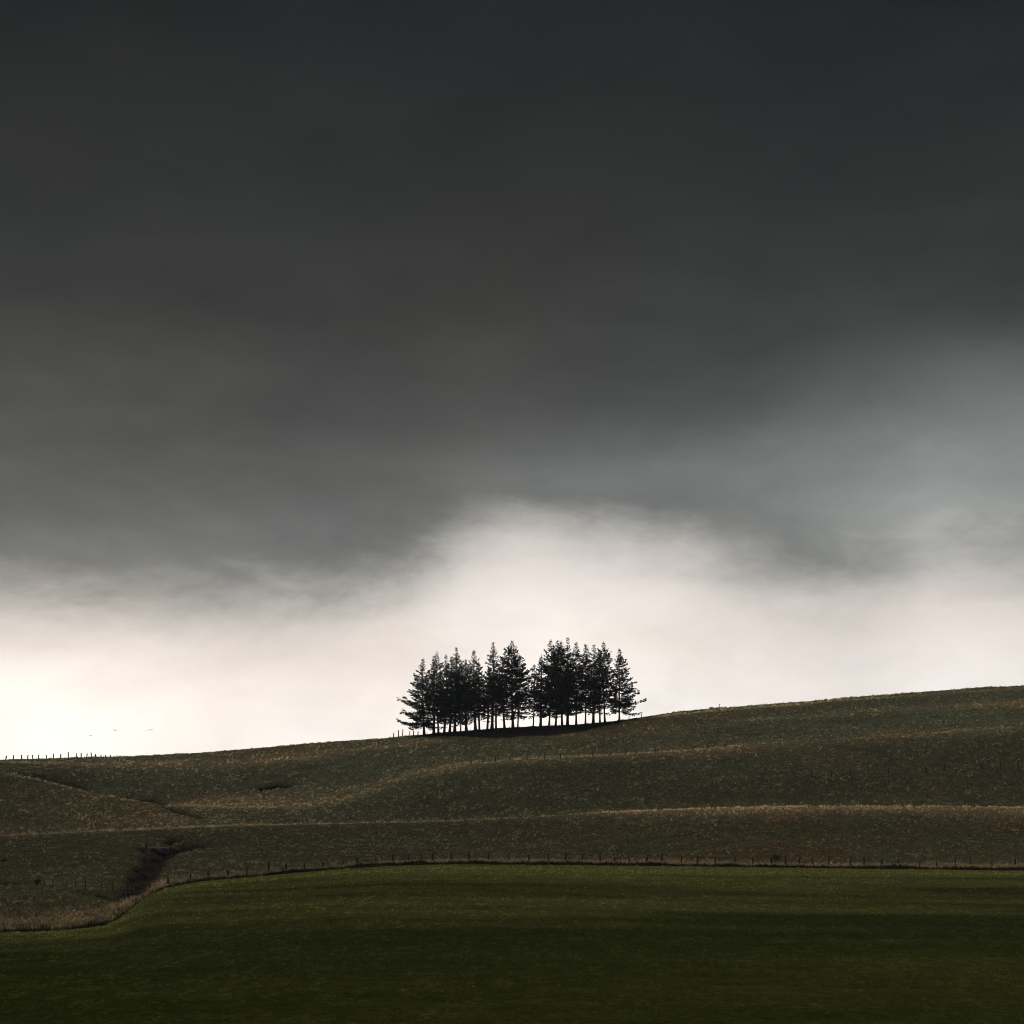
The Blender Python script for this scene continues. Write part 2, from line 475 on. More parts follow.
u, s = hill_points(400000, 7.3, 18.0)
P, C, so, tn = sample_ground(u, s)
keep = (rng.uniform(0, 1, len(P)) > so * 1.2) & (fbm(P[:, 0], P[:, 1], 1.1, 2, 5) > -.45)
litter_shade = (u > 412) & (u < 618) & (s > np.interp(u, [400, 450, 490, 575, 610], [16.1, 15.9, 15.35, 15.3, 15.8]))  # band of fallen needles and painted tree shade, thinned of grass
keep &= ~(litter_shade & (rng.uniform(0, 1, len(P)) < .85))
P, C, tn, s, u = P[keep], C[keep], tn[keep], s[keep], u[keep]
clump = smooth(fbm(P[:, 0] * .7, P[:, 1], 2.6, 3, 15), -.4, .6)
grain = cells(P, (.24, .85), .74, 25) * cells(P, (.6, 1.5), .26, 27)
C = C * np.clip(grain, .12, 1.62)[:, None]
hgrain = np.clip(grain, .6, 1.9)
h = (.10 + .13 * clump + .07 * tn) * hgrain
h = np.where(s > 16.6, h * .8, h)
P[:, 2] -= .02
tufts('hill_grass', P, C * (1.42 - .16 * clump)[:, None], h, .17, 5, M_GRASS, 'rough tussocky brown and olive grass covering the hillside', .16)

# pasture grass: spacing grows with distance
n = 260000
u = rng.uniform(-170, 1190, n)
Yr = np.exp(rng.uniform(math.log(56), math.log(302), n))
s_lut = np.array([np.interp(Yr_, GY[:RB + 1, NC // 2], seg[:RB + 1]) for Yr_ in Yr[:1]])
ci = np.clip(np.interp(u, xs, np.arange(NC)).astype(int), 0, NC - 1)
s = np.zeros(n)
order = np.argsort(ci)
for c in np.unique(ci):
    m = np.where(ci == c)[0]
    s[m] = np.interp(Yr[m], GY[:RB + 1, c], seg[:RB + 1], right=99)
k = s < 5.98
u, s, Yr = u[k], s[k], Yr[k]
P, C, so, tn = sample_ground(u, s)
hh = .035 + .00042 * P[:, 1] + .03 * smooth(fbm(P[:, 0] * .6, P[:, 1], 3, 3, 44), 0, .7) * .6
grain = cells(P, (.11, .7), .55, 31) * cells(P, (.36, 3.2), .62, 35) * cells(P, (1.1, 4.5), .16, 39)
hh = hh * np.clip(grain, .7, 1.5)
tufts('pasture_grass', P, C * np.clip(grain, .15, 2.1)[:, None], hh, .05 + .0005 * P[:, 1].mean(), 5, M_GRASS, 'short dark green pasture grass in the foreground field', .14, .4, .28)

# rank grass under the fence along the field edge
n = 26000
u = rng.uniform(-170, 1190, n); s = rng.uniform(7.02, 8.2, n)
P, C, so, tn = sample_ground(u, s)
k = rng.uniform(0, 1, n) < np.interp(u, [130, 200, 330, 400], [.9, .35, .4, 1])
P, C, u = P[k], C[k], u[k]
tufts('fence_line_grass', P, C * 1.2, .30 + .15 * rng.uniform(0, 1, len(P)), .15, 6, M_GRASS,
      'uncut straw coloured grass strip under the fence at the field edge', .10, .2)
# dark overhanging weeds on the lip of the bank
n = 5000
u = rng.uniform(160, 1190, n)
P, C, so, tn = sample_ground(u, np.full(n, 6.15))
k = fbm(P[:, 0], P[:, 1], 2.3, 2, 77) > -.1
P = P[k]
tufts('bank_weeds', P, np.tile((.028, .030, .016), (len(P), 1)), .12 + .34 * rng.uniform(0, 1, len(P)) ** 2, .22, 5, M_GRASS,
      'low dark weeds along the lip of the field edge', .2, .4)
# tall reeds on the left
n = 11000
u = rng.uniform(-160, 152, n)
s = 7.0 + rng.exponential(.9, n) * np.interp(u, [0, 90, 120, 150], [.5, .42, .25, .12]) + .02
P, C, so, tn = sample_ground(u, np.minimum(s, 8.9))
base = np.where(rng.uniform(0, 1, (n, 1)) < .4 + .35 * fbm(P[:, 0], P[:, 1], 1.2, 2, 67)[:, None], np.array([[.20, .155, .10]]), np.array([[.060, .048, .030]]))
k = fbm(P[:, 0], P[:, 1], 1.6, 2, 66) > -.08
P, base = P[k], base[k]
tufts('reeds', P, base, .16 + .55 * rng.uniform(0, 1, len(P)) ** 3, .22, 7, M_GRASS,
      'tall straw and brown reeds on the field margin at the lower left', .07, .16)


# ------------------------------------------------------------------ conifers
def tube(path, radii, n=6):
    path = np.asarray(path, float); V = []; Fc = []
    for i, p in enumerate(path):
        d = path[min(i + 1, len(path) - 1)] - path[max(i - 1, 0)]; d = d / (np.linalg.norm(d) + 1e-9)
        up = np.array([0, 0, 1.]) if abs(d[2]) < .9 else np.array([1., 0, 0])
        a = np.cross(d, up); a /= np.linalg.norm(a); b = np.cross(d, a)
        for k in range(n):
            t = 2 * math.pi * k / n
            V.append(p + (a * math.cos(t) + b * math.sin(t)) * radii[i])
    for i in range(len(path) - 1):
        for k in range(n):
            k2 = (k + 1) % n
            Fc.append((i * n + k, i * n + k2, (i + 1) * n + k2, (i + 1) * n + k))
    V.append(path[-1]); e = len(V) - 1; o = (len(path) - 1) * n
    for k in range(n):
        Fc.append((o + k, o + (k + 1) % n, e, e))
    return V, Fc


def merge(parts):
    V = []; Fc = []; o = 0
    for v, f in parts:
        V.extend(v); Fc.extend([tuple(i + o for i in q) for q in f]); o += len(v)
    return V, Fc


def faces_obj(name, V, Fc, mat, parent=None, smooth_=False):
    me = bpy.data.meshes.new(name)
    me.from_pydata([tuple(map(float, v)) for v in V], [], [tuple(dict.fromkeys(f)) for f in Fc])
    me.materials.append(mat)
    if smooth_:
        for p in me.polygons: p.use_smooth = True
    o = bpy.data.objects.new(name, me); COL.objects.link(o)
    if parent: o.parent = parent
    return o


def conifer(loc, H, R, hb, label, seed, dens=1.0, sparse_low=.5, topw=.8, lopl=1.0, lopr=1.0):
    r_ = random.Random(seed); nr = np.random.default_rng(seed)
    root = empty('conifer_tree', loc)
    tag(root, label, 'tree', 'dark conifers in the clump on the hilltop')
    # trunk
    pts = []; rad = []
    bx, by = r_.uniform(-.5, .5), r_.uniform(-.25, .25)
    base_r = .009 * H + r_.uniform(.02, .15)
    for i in range(12):
        q = i / 11
        pts.append((bx * math.sin(q * 2.2), by * math.sin(q * 2.6), -.4 + q * (H + .3)))
        rad.append(max(base_r * (1 - q) ** .8 * (1.45 if i == 0 else 1), .015))
    limbs = [tube(pts, rad, 8)]; fol_c = []; fol_d = []; fol_l = []
    z = hb
    while z < H - .15:
        q = (z - hb) / (H - hb)
        prof = min(1, topw * 1.75 * (1 - q) ** .95) * (1 - .12 * (1 - q) ** 6)
        rr = R * prof
        nb = r_.choice([4, 5, 5, 6]) if q < .9 else 4
        a0 = r_.uniform(0, 6.28)
        for b in range(nb):
            lowthin = sparse_low * max(0, 1 - q / .35)
            if r_.random() < .10 + .6 * lowthin: 
                if r_.random() < .6: continue
            a = a0 + b * 6.283 / nb + r_.uniform(-.35, .35)
            side = math.cos(a)
            L = rr * r_.choice([.6, .85, 1, 1, 1.1]) * r_.uniform(.8, 1.15) * ((lopr if side > 0 else 1) * (lopl if side < 0 else 1) if abs(side) > .3 else 1)
            L *= .80 + .62 * float(vnoise(np.array([z / 1.6 + seed]), np.array([a / 1.1 + seed * 3.1]), seed)[0])
            L = min(max(L, .22), R * 1.16)
            rise = -.20 + .50 * q + r_.uniform(-.14, .14); curl = .22 + r_.uniform(-.12, .16)
            dx, dy = math.cos(a), math.sin(a)
            cx, cy = np.interp(z, [p[2] for p in pts], [p[0] for p in pts]), np.interp(z, [p[2] for p in pts], [p[1] for p in pts])
            def pos(t): return np.array([cx + dx * L * t, cy + dy * L * t, z + L * (rise * t + curl * t * t)])
            limbs.append(tube([pos(0), pos(.45), pos(.97)], [.02 + .012 * L, .014 + .007 * L, .006], 4))
            dead = q < .12 and r_.random() < .45 * sparse_low * 2
            ns = max(2 if L < .55 else 4, int(L * 5.7 * dens))
            thin = 1 - .5 * lowthin
            for j in range(ns):
                t = (.16 if L > 1 else 0) + (1 - .12) * (j + r_.random()) / ns
                if dead and r_.random() < .75: continue
                if r_.random() > thin: continue
                t = min(t, 1.02)
                p = pos(t)
                w = (.10 + .20 * L * (1.05 - t)) * r_.uniform(.5, 1.2)
                w = min(w, 1.05)
                for sd in (-1, 1):
                    k = max(1, int(w / .17))
                    for m in range(k):
                        o = (m + r_.random()) / k * w * sd
                        c = p + np.array([-dy * o + dx * abs(o) * .5, dx * o + dy * abs(o) * .5, r_.uniform(-.26, .18) - .14 * abs(o)])
                        d = np.array([dx * .75 - dy * sd * .65, dy * .75 + dx * sd * .65, rise * .5 + curl * t + r_.uniform(-.15, .30)])
                        fol_c.append(c); fol_d.append(d); fol_l.append(r_.uniform(.32, .58) if L > .8 else r_.uniform(.2, .34))
            for e in range(3):      # upturned tip
                fol_c.append(pos(.93 + .06 * e)); fol_d.append(np.array([dx, dy, rise + 2 * curl + .2])); fol_l.append(r_.uniform(.25, .4) * (1 if L > .8 else .6))
        z += r_.uniform(.36, .66) / dens * (1 if q < .8 else .75)
    for k in range(6):      # leader
        fol_c.append(np.array([pts[-1][0], pts[-1][1], H - .1 * k])); fol_d.append(np.array([r_.uniform(-.3, .3), r_.uniform(-.3, .3), 1.])); fol_l.append(.25)
    V, Fc = merge(limbs); faces_obj('trunk', V, Fc, M_BARK, root)
    c = np.array(fol_c); d = np.array(fol_d); l = np.array(fol_l)[:, None]
    d += nr.normal(0, .18, d.shape); d /= np.linalg.norm(d, axis=1)[:, None]
    up = nr.normal(0, .5, d.shape) + np.array([0, 0, 1]); a = np.cross(d, up); a /= np.linalg.norm(a, axis=1)[:, None] + 1e-9
    w = l * nr.uniform(.24, .42, l.shape)
    tri = np.stack([c - d * l * .2, c + a * w + d * l * .3, c + d * l, c - a * w + d * l * .3], 1).reshape(-1, 3)
    mesh_obj('crown', tri, np.arange(len(tri)), 4, M_NEEDLE, root)
    return root


ORD = ['', 'first', 'second', 'third', 'fourth', 'fifth', 'sixth', 'seventh', 'eighth', 'ninth', 'tenth', 'eleventh', 'twelfth', 'thirteenth', 'fourteenth', 'fifteenth', 'sixteenth', 'seventeenth']
# (trunk x, top row, depth offset from the ridge, crown radius px, look)
LEFT = [
    (424.3, 659, -1, 20.6, 'broad {o} skirted to the left over the fence posts'),
    (433.8, 656, 5, 13, 'slim'), (438.5, 652, -2, 15, 'dense'), (444.0, 655, 6, 11, 'slim'),
    (449.6, 657, 2, 12, 'middling'), (454.6, 648, 0, 13, 'spiky topped'), (460.5, 662, 6, 10, 'short'),
    (466.4, 660, 1, 11, 'short'), (475.6, 650, -1, 14, 'tall pointed'), (479.5, 662, 7, 10, 'short'),
    (487.0, 667, 7, 9, 'short'), (491.9, 643, -1, 15, 'tall open'), (496.0, 665, 7, 9, 'short'), (504.7, 657, 4, 10, 'slim'),
    (513.0, 641, 0, 17, 'tallest'), (517.5, 655, 6, 11, 'slim')]
RIGHT = [
    (533.0, 665, 5, 11, 'short'), (540.5, 655, 3, 12, 'short'), (549.0, 640, 0, 17, 'tall'), (555.5, 641, 4, 14, 'full crowned'),
    (562.2, 641, -2, 17, 'dense dark'), (567.5, 638, 5, 11, 'tallest'), (576.2, 643, 1, 12, 'narrow'), (585.4, 644, -1, 13, 'open'),
    (593.2, 645, 4, 12, 'slim'), (600.0, 650, 6, 10, 'short'), (605.0, 642, 1, 15, 'flat topped'), (619.3, 649, -1, 20.5, 'broad')]
for grp, name in ((LEFT, 'left'), (RIGHT, 'right')):
    n = len(grp)
    for i, (x, top, dz, rp, look) in enumerate(grp):
        ci = int(col_index(x)); Y = RY[ci] + dz - 3.5
        X = (x - 512) / F * Y; Z = ground_z(X, Y)
        H = (HOR - top) / F * Y - Z
        R = rp * (1.1 if rp > 20 else 1.3) / F * Y
        if name == 'left':
            if i == 0: lab = 'broad dark conifer at the left end of the hilltop clump, skirted over fence posts'
            elif i == n - 1: lab = 'slim dark conifer just left of the gap in the hilltop clump'
            else: lab = '%s dark conifer, %s trunk from the left end of the hilltop clump' % (look, ORD[i + 1])
        else:
            j = n - i
            if i == n - 1: lab = 'broad dark conifer at the right end of the hilltop clump, with sweeping branches'
            elif i == 0: lab = 'short dark conifer just right of the gap in the hilltop clump'
            else: lab = '%s dark conifer, %s trunk from the right end of the hilltop clump' % (look, ORD[j])
        ends = (name == 'left' and i == 0) or (name == 'right' and i == n - 1)
        hb = (10 + (0 if ends else random.uniform(0, 7))) / F * Y
        if ends: hb = 9 / F * Y
        conifer((X, Y, Z), H, R, hb, lab, 100 + i + (50 if name == 'right' else 0),
                dens=1.0 if dz < 3 else .8, sparse_low=.15 if ends else .55,
                topw=.62 if ends else random.uniform(.55, .9),
                lopr=.7 if ends and name == 'left' else 1, lopl=.7 if ends and name == 'right' else 1)


# ------------------------------------------------------------------ fences
def post_mesh(h, r, seed):
    rr = random.Random(seed)
    V, Fc = tube([(0, 0, -.3), (0, 0, h * .5), (0, 0, h - .03), (0, 0, h)], [r * 1.05, r, r * .97, r * .75], 7)
    return V, Fc


post_data = []
for k in range(4):
    V, Fc = post_mesh(1.0, .07, k)
    me = bpy.data.meshes.new('post'); me.from_pydata([tuple(v) for v in V], [], [tuple(dict.fromkeys(f)) for f in Fc])
    me.materials.append(M_POST); post_data.append(me)
me = post_data[0].copy(); me.materials.clear(); me.materials.append(M_PALEPOST); pale_data = me


def fence(label, pts, heights, group=None, pale=(), thick=1.0, leans=None, wires=(.35, .65, .92), cat='fence'):
    root = empty('wire_fence', tuple(pts[0]))
    tag(root, label, cat, group)
    o0 = np.array(pts[0]); tops = []
    for i, (p, h) in enumerate(zip(pts, heights)):
        m = pale_data if i in pale else post_data[i % 4]
        o = bpy.data.objects.new('post', m); COL.objects.link(o); o.parent = root
        o.location = tuple(np.array(p) - o0)
        t = thick * random.uniform(.85, 1.25)
        o.scale = (t, t, h)
        lx = random.gauss(0, .05); ly = random.gauss(0, .07)
        if leans and i in leans: ly = leans[i]
        o.rotation_euler = (lx, ly, random.uniform(0, 6))
        tops.append(h)
    parts = []
    for wz in wires:
        path = [np.array(p) - o0 + np.array([0, 0, wz * h]) for p, h in zip(pts, heights)]
        parts.append(tube(path, [.006] * len(path), 3))
    if len(pts) > 1:
        V, Fc = merge(parts); faces_obj('wire', V, Fc, M_WIRE, root)
    return root


def ridge_pt(x, off=0.0):
    ci = int(col_index(x)); Y = RY[ci] + off; X = (x - 512) / F * Y
    return np.array([X, Y, ground_z(X, Y)])


hx = [-14, -5, 5.6, 13.2, 21.5, 27.5, 33, 38.5, 46.3, 53.3, 60.6, 68.5, 76.5, 81.2, 86.5, 91.5, 95.5, 101, 105.5, 110.4, 117, 124]
hp = [5, 5, 5, 5.2, 5.4, 5, 5.2, 5, 4.8, 6, 5.2, 7, 5.5, 5.6, 5.2, 6, 4.6, 4, 4, 4, 4, 4]
pts = [ridge_pt(x, 1.0 + max(0, x - 95) * .25) for x in hx]
fence('post and wire fence on the skyline at the far left, black against pale sky', pts, [h / F * 430 * 1.05 for h in hp], thick=1.5, leans={2: -.16, 6: .12})
pts = [ridge_pt(x, -4 + i) for i, x in enumerate([393.5, 398.6, 402.4, 409.7, 413.5, 418])]
fence('short run of bare posts on the skyline at the left foot of the conifers', pts, [1.0, 1.35, 1.6, 1.15, 1.2, 1.0], thick=1.3)

mx = [247, 268, 342.7, 357, 375, 393, 408.5, 421, 433, 451.5, 469, 488.6, 508.5, 528.5, 548, 565.5, 582.3, 600, 614.6, 629.6, 646.6, 661.5, 681.4, 697, 715,
      735, 753, 771.7, 785.6, 798.5, 813, 828.4, 850.4, 864, 881.6, 898.6, 919.4, 937, 955.4, 970.6, 992, 1014.6, 1032, 1050]
mh = [7, 9, 6, 7, 7, 8.5, 8, 8, 8, 7, 9.5, 8, 9, 7, 7, 8, 8, 7.5, 6, 9, 8, 9, 8.5, 8, 7, 8.5, 8, 8, 9.5, 9, 6, 7.5, 7, 9, 7, 8.5, 6.5, 6, 9, 8.5, 6, 8, 8, 8]
full_x = [168, 190, 208, 228] + [mx[0], mx[1]] + [286, 304, 323] + mx[2:]
full_h = [6, 6, 6, 6] + mh[:2] + [6, 6, 6] + mh[2:]
pts = [ground_sY(x, 7.35) for x in full_x]
fence('long post and wire fence running along the top edge of the green field', pts, [h / F * 302 * 1.1 for h in full_h], thick=1.7)
ux = [462, 471, 483, 489, 495, 510, 527, 545, 560.5, 579, 593, 610, 626, 636, 655, 673, 693, 708, 725]
uh = [3.5, 3.5, 5, 4, 4.5, 4.5, 4.5, 4, 4.5, 4, 4.5, 3.5, 6, 4, 5.5, 4.5, 4.5, 3.5, 3.5]
pts = [ground_sY(x, 12.93) for x in ux]
fence('faint post and wire fence along the straw coloured crest below the conifers', pts, [h / F * 388 * 1.15 for h in uh], thick=1.4)
pts = [ground_sY(x, 11.9 + .0003 * (x - 760)) for x in (762, 777.5, 795, 812, 831, 850, 868, 888, 907, 926, 944, 963, 982, 1000, 1018, 1040)]
fence('faint post and wire fence crossing the slope at the right edge', pts, [.95 + .25 * random.random() for _ in pts], thick=1.3)
lx = [(44, 886), (53, 886.5), (66.6, 887), (76, 888), (86, 890), (101, 892.5), (113, 892), (121, 895), (126, 896), (130, 896), (134.3, 896), (139.3, 895.5), (150, 890)]
pts = [ground_at(*p) for p in lx]
fence('low fence crossing the mouth of the dark gully, with pale posts in the gully', pts,
      [h / F * 250 for h in (6, 6, 7, 7, 10, 11, 10, 10, 10.5, 11, 12, 11, 9)], pale=(7, 8, 9, 10, 11), thick=.9)
# single stakes
def stake(x, h, off, label):
    p = ridge_pt(x, off); r = empty('stake', tuple(p)); tag(r, label, 'post')
    o = bpy.data.objects.new('post', post_data[1]); COL.objects.link(o); o.parent = r; o.scale = (.9, .9, h); o.rotation_euler = (0, random.gauss(0, .05), 0)
    V, Fc = tube([(0, 0, h * .93), (0, 0, h * 1.0), (0, 0, h * 1.04)], [.11, .12, .06], 7)
    faces_obj('cap', V, Fc, M_POST, r)
stake(719.5, 1.15, -1.0, 'lone thin stake on the bare skyline right of the conifers')
stake(641.6, .75, -1.5, 'short stake just right of the outermost conifer')
stake(629.0, .7, -1.5, 'tiny stake under the branches of the outermost right conifer')


# ------------------------------------------------------------------ bushes
def bush(name, loc, w, h, mat, label, seed, cat='bush', group=None, n=420, leaf=.16):
    nr = np.random.default_rng(seed); rr = random.Random(seed)
    root = empty(name, tuple(loc)); tag(root, label, cat, group)
    st = []; ends = []
    for k in range(12):
        a = rr.uniform(0, 6.28); q = rr.uniform(.2, 1)
        e = np.array([math.cos(a) * w * .5 * q, math.sin(a) * w * .4 * q, h * rr.uniform(.6, 1.05) * (1 - .3 * q)])
        st.append(tube([(0, 0, -.2), e * .5 + np.array([0, 0, h * .15]), e], [.03, .02, .008], 4)); ends.append(e)
    V, Fc = merge(st); faces_obj('stems', V, Fc, M_STEM, root)
    ends = np.array(ends)
    c = ends[nr.integers(0, len(ends), n)] * nr.uniform(.45, 1.0, (n, 1)) + nr.normal(0, 1, (n, 3)) * np.array([w * .11, w * .11, h * .10])
    c[:, 2] = np.abs(c[:, 2])
    d = nr.normal(0, 1, (n, 3)); d[:, 2] = np.abs(d[:, 2]); d /= np.linalg.norm(d, axis=1)[:, None]
    a = np.cross(d, nr.normal(0, 1, (n, 3))); a /= np.linalg.norm(a, axis=1)[:, None]
    l = leaf * nr.uniform(.6, 1.4, (n, 1))
    q = np.stack([c - d * l * .5, c + a * l * .3, c + d * l * .7, c - a * l * .3], 1).reshape(-1, 3)
    mesh_obj('foliage', q, np.arange(len(q)), 4, mat, root)
    return root


bl = [(127, 893, 2.0, 1.0, 'dark bramble bush at the mouth of the gully, left side'),
      (134, 890, 2.0, 1.1, 'dark bramble bush at the mouth of the gully, between the pale posts'),
      (141, 887, 1.8, .9, 'dark bramble bush at the mouth of the gully, beside the field corner'),
      (132, 882, 2.2, 1.1, 'dark bramble bush low in the gully on its left bank'),
      (142, 879, 2.2, 1.1, 'dark bramble bush low in the gully on its right bank'),
      (138, 873, 2.4, 1.1, 'dark bramble bush halfway up the gully, left bank'),
      (148, 870, 2.4, 1.1, 'dark bramble bush halfway up the gully, right bank'),
      (146, 863, 2.4, 1.0, 'dark bramble bush in the upper gully on its left bank'),
      (156, 861, 2.3, 1.0, 'dark bramble bush in the upper gully on its right bank'),
      (164, 857, 1.8, .8, 'dark bramble bush right below the concrete slab'),
      (172, 851, 1.9, .7, 'dark bramble bush just right of the concrete slab'),
      (174, 842, 1.6, .5, 'small dark bush above the concrete slab'),
      (187, 849, 2.6, .5, 'low dark bramble on the right arm of the gully'),
      (141, 851, 1.2, .6, 'small dark bush left of the concrete slab')]
for i, (x, y, w, h, lab) in enumerate(bl):
    bush('bramble_bush', ground_at(x, y) - np.array([0, 0, .1]), w, h, M_TWIG, lab, 300 + i, group='bramble bushes filling the gully', n=700)
bush('gorse_bush', ground_at(777, 861), 1.7, .95, M_GORSE, 'small dark gorse bush behind the fence on the brown slope', 401, n=520)
bush('gorse_bush', ridge_pt(712, -3), 1.3, .6, M_GORSE, 'tiny dark bush on the bare skyline beside the lone stake', 402, n=260)
bush('gorse_bush', ridge_pt(674, -2), .9, .45, M_GORSE, 'tiny dark bush on the bare skyline nearer the conifers', 403, n=200)
bush('gorse_bush', ground_at(37, 885), .9, .8, M_GORSE, 'small dark bush at the end of the dark ditch, far left', 404, n=260)
bush('gorse_bush', ground_at(4, 862), .8, .4, M_GORSE, 'small dark bush low on the slope at the left edge', 405, n=200)

# ------------------------------------------------------------------ slab over the gully
def box(x0, x1, y0, y1, z0, z1, bev=.03):
    import bmesh
    bm = bmesh.new(); bmesh.ops.create_cube(bm, size=1)
    for v in bm.verts:
        v.co.x = x0 if v.co.x < 0 else x1; v.co.y = y0 if v.co.y < 0 else y1; v.co.z = z0 if v.co.z < 0 else z1
    bmesh.ops.bevel(bm, geom=bm.edges[:], offset=bev, segments=2, affect='EDGES')
    return bm


def bm_obj(name, bm, mat, parent):
    me = bpy.data.meshes.new(name); bm.to_mesh(me); bm.free(); me.materials.append(mat)
    o = bpy.data.objects.new(name, me); COL.objects.link(o); o.parent = parent
    return o


p = ground_at(158.5, 853.5)
r = empty('concrete_bridge', (p[0], p[1], p[2] - .1)); r.rotation_euler = (0, 0, .03)
tag(r, 'small pale edged concrete slab bridge at the head of the dark gully', 'bridge')
bm_obj('slab', box(-1.42, 1.42, -.5, .9, .86, 1.04), M_CONC, r)
bm_obj('abutment', box(.35, 1.36, -.42, .8, -.7, .858), M_CONCD, r)
bm_obj('abutment', box(-1.36, -1.0, -.42, .8, -.7, .858), M_CONCD, r)
pp = ground_at(146, 851)
r = empty('gate_post', tuple(pp)); tag(r, 'short dark post at the left end of the concrete slab', 'post')
o = bpy.data.objects.new('post', post_data[2]); COL.objects.link(o); o.parent = r; o.scale = (1.6, 1.6, 1.15)
V, Fc = tube([(0, 0, 1.1), (0, 0, 1.16), (0, 0, 1.2)], [.15, .15, .05], 7); faces_obj('cap', V, Fc, M_POST, r)


# ------------------------------------------------------------------ birds
def bird(x, y, Y, yaw, roll, flap, fold, label, span=1.55):
    """one continuous body: wings grow out of the trunk; wings are thin closed lenses"""
    stations = [(-.34, .002, 0), (-.30, .03, -.01), (-.2, .03, -.005), (-.12, .055, 0), (0, .075, 0), (.12, .06, .01), (.2, .036, .03), (.25, .04, .04), (.29, .028, .04), (.345, .003, .03)]
    n = 10; V = []; Fc = []
    for (yy, rr, zz) in stations:
        for k in range(n):
            t = 2 * math.pi * k / n
            wide = 1.7 if yy < -.19 and rr > .01 else 1
            V.append((math.cos(t) * rr * wide, yy, zz + math.sin(t) * rr * (.35 if wide > 1 else 1)))
    for i in range(len(stations) - 1):
        for k in range(n):
            Fc.append((i * n + k, i * n + (k + 1) % n, (i + 1) * n + (k + 1) % n, (i + 1) * n + k))
    for sd in (-1, 1):
        o = len(V); W = [(.0, .13, -.10, 0), (.25, .14, -.12, flap * .5), (.5, .16, -.08, flap * .85), (.75, .08, -.06, flap * .8), (.95, -.03, -.09, flap * .6), (1.0, -.09, -.11, flap * .5)]
        hs = span / 2 * fold
        for (u_, le, te, zz) in W:
            X_ = sd * (.02 + u_ * hs); th = .045 * (1 - u_ * .8)
            m_ = (le + te) / 2
            V += [(X_, le, zz), (X_, m_, zz + th), (X_, te, zz), (X_, m_, zz - th * .6)]
        for i in range(len(W) - 1):
            for k in range(4):
                Fc.append((o + i * 4 + k, o + i * 4 + (k + 1) % 4, o + (i + 1) * 4 + (k + 1) % 4, o + (i + 1) * 4 + k))
        e = o + (len(W) - 1) * 4; Fc.append((e, e + 1, e + 2, e + 3))
    ob = faces_obj('bird', V, Fc, M_BIRD, None, True)
    ob.location = ((x - 512) / F * Y, Y, z_of(y, Y)); ob.rotation_euler = (0, roll, yaw)
    tag(ob, label, 'bird', 'birds flying over the left skyline')


bird(90.5, 735.8, 400, .2, .1, .10, .35, 'small dark bird with folded wings, leftmost and lowest over the skyline')
bird(115.3, 730.6, 400, .5, .12, .22, 1.0, 'middle bird of three over the skyline, wings raised in a shallow V')
bird(149.6, 730.0, 400, .35, -.16, .05, 1.1, 'bird gliding on flat outstretched wings, rightmost over the skyline')

# ------------------------------------------------------------------ haze
import bmesh
bm = bmesh.new(); bmesh.ops.create_cube(bm, size=1)
xe = float(np.abs(GX).max()) + 20; zmin = float(GZ.min()) - 1; zmax = float(GZ.max()) + 22
for v in bm.verts:
    v.co.x = -xe if v.co.x < 0 else xe; v.co.y = -330 if v.co.y < 0 else 1530; v.co.z = zmin if v.co.z < 0 else zmax
me = bpy.data.meshes.new('haze'); bm.to_mesh(me); bm.free()
hz = bpy.data.objects.new('haze', me); COL.objects.link(hz); tag(hz, 'thin pale haze in the air over the hill', 'haze', kind='stuff')
m, nt, N, L = new_mat('haze_air')
out = N('ShaderNodeOutputMaterial'); pv = N('ShaderNodeVolumePrincipled')
pv.inputs['Density'].default_value = .00003
pv.inputs['Color'].default_value = (.80, .92, 1.0, 1)
pv.inputs['Anisotropy'].default_value = .2
L(pv.outputs[0], out.inputs['Volume']); me.materials.append(m)

# ------------------------------------------------------------------ sun
sl = bpy.data.lights.new('sun', 'SUN'); sl.energy = 1.5; sl.angle = math.radians(20); sl.color = (1, .93, .84)
so_ = bpy.data.objects.new('sun', sl); COL.objects.link(so_)
from mathutils import Vector
sd = Vector((math.sin(SUN_AZ) * math.cos(SUN_EL), math.cos(SUN_AZ) * math.cos(SUN_EL), math.sin(SUN_EL)))
so_.rotation_euler = sd.to_track_quat('Z', 'Y').to_euler()

# ------------------------------------------------------------------ sky: storm cloud deck over a bright horizon band
W = bpy.data.worlds.new('World'); S.world = W; W.use_nodes = True
nt = W.node_tree; nt.nodes.clear(); N = nt.nodes.new; L = nt.links.new


def math_n(op, a, b=None, c=None, clamp=False):
    n = N('ShaderNodeMath'); n.operation = op; n.use_clamp = clamp
    for i, v in enumerate((a, b, c)):
        if v is None: continue
        if isinstance(v, (int, float)): n.inputs[i].default_value = v
        else: L(v, n.inputs[i])
    return n.outputs[0]


def maprange(v, a, b, c, d, sm=True):
    n = N('ShaderNodeMapRange'); n.interpolation_type = 'SMOOTHSTEP' if sm else 'LINEAR'; L(v, n.inputs[0])
    for i, q in enumerate((a, b, c, d)): n.inputs[i + 1].default_value = q
    return n.outputs[0]


tc = N('ShaderNodeTexCoord'); sep = N('ShaderNodeSeparateXYZ'); L(tc.outputs['Generated'], sep.inputs[0])
dx, dy, dz = sep.outputs
az = math_n('ARCTAN2', dx, dy)                                   # 0 ahead, + right
hor = math_n('SQRT', math_n('ADD', math_n('MULTIPLY', dx, dx), math_n('MULTIPLY', dy, dy)))
el = math_n('ARCTAN2', dz, hor)
pos = N('ShaderNodeCombineXYZ'); L(az, pos.inputs[0]); L(math_n('MULTIPLY', el, 1.5), pos.inputs[1])


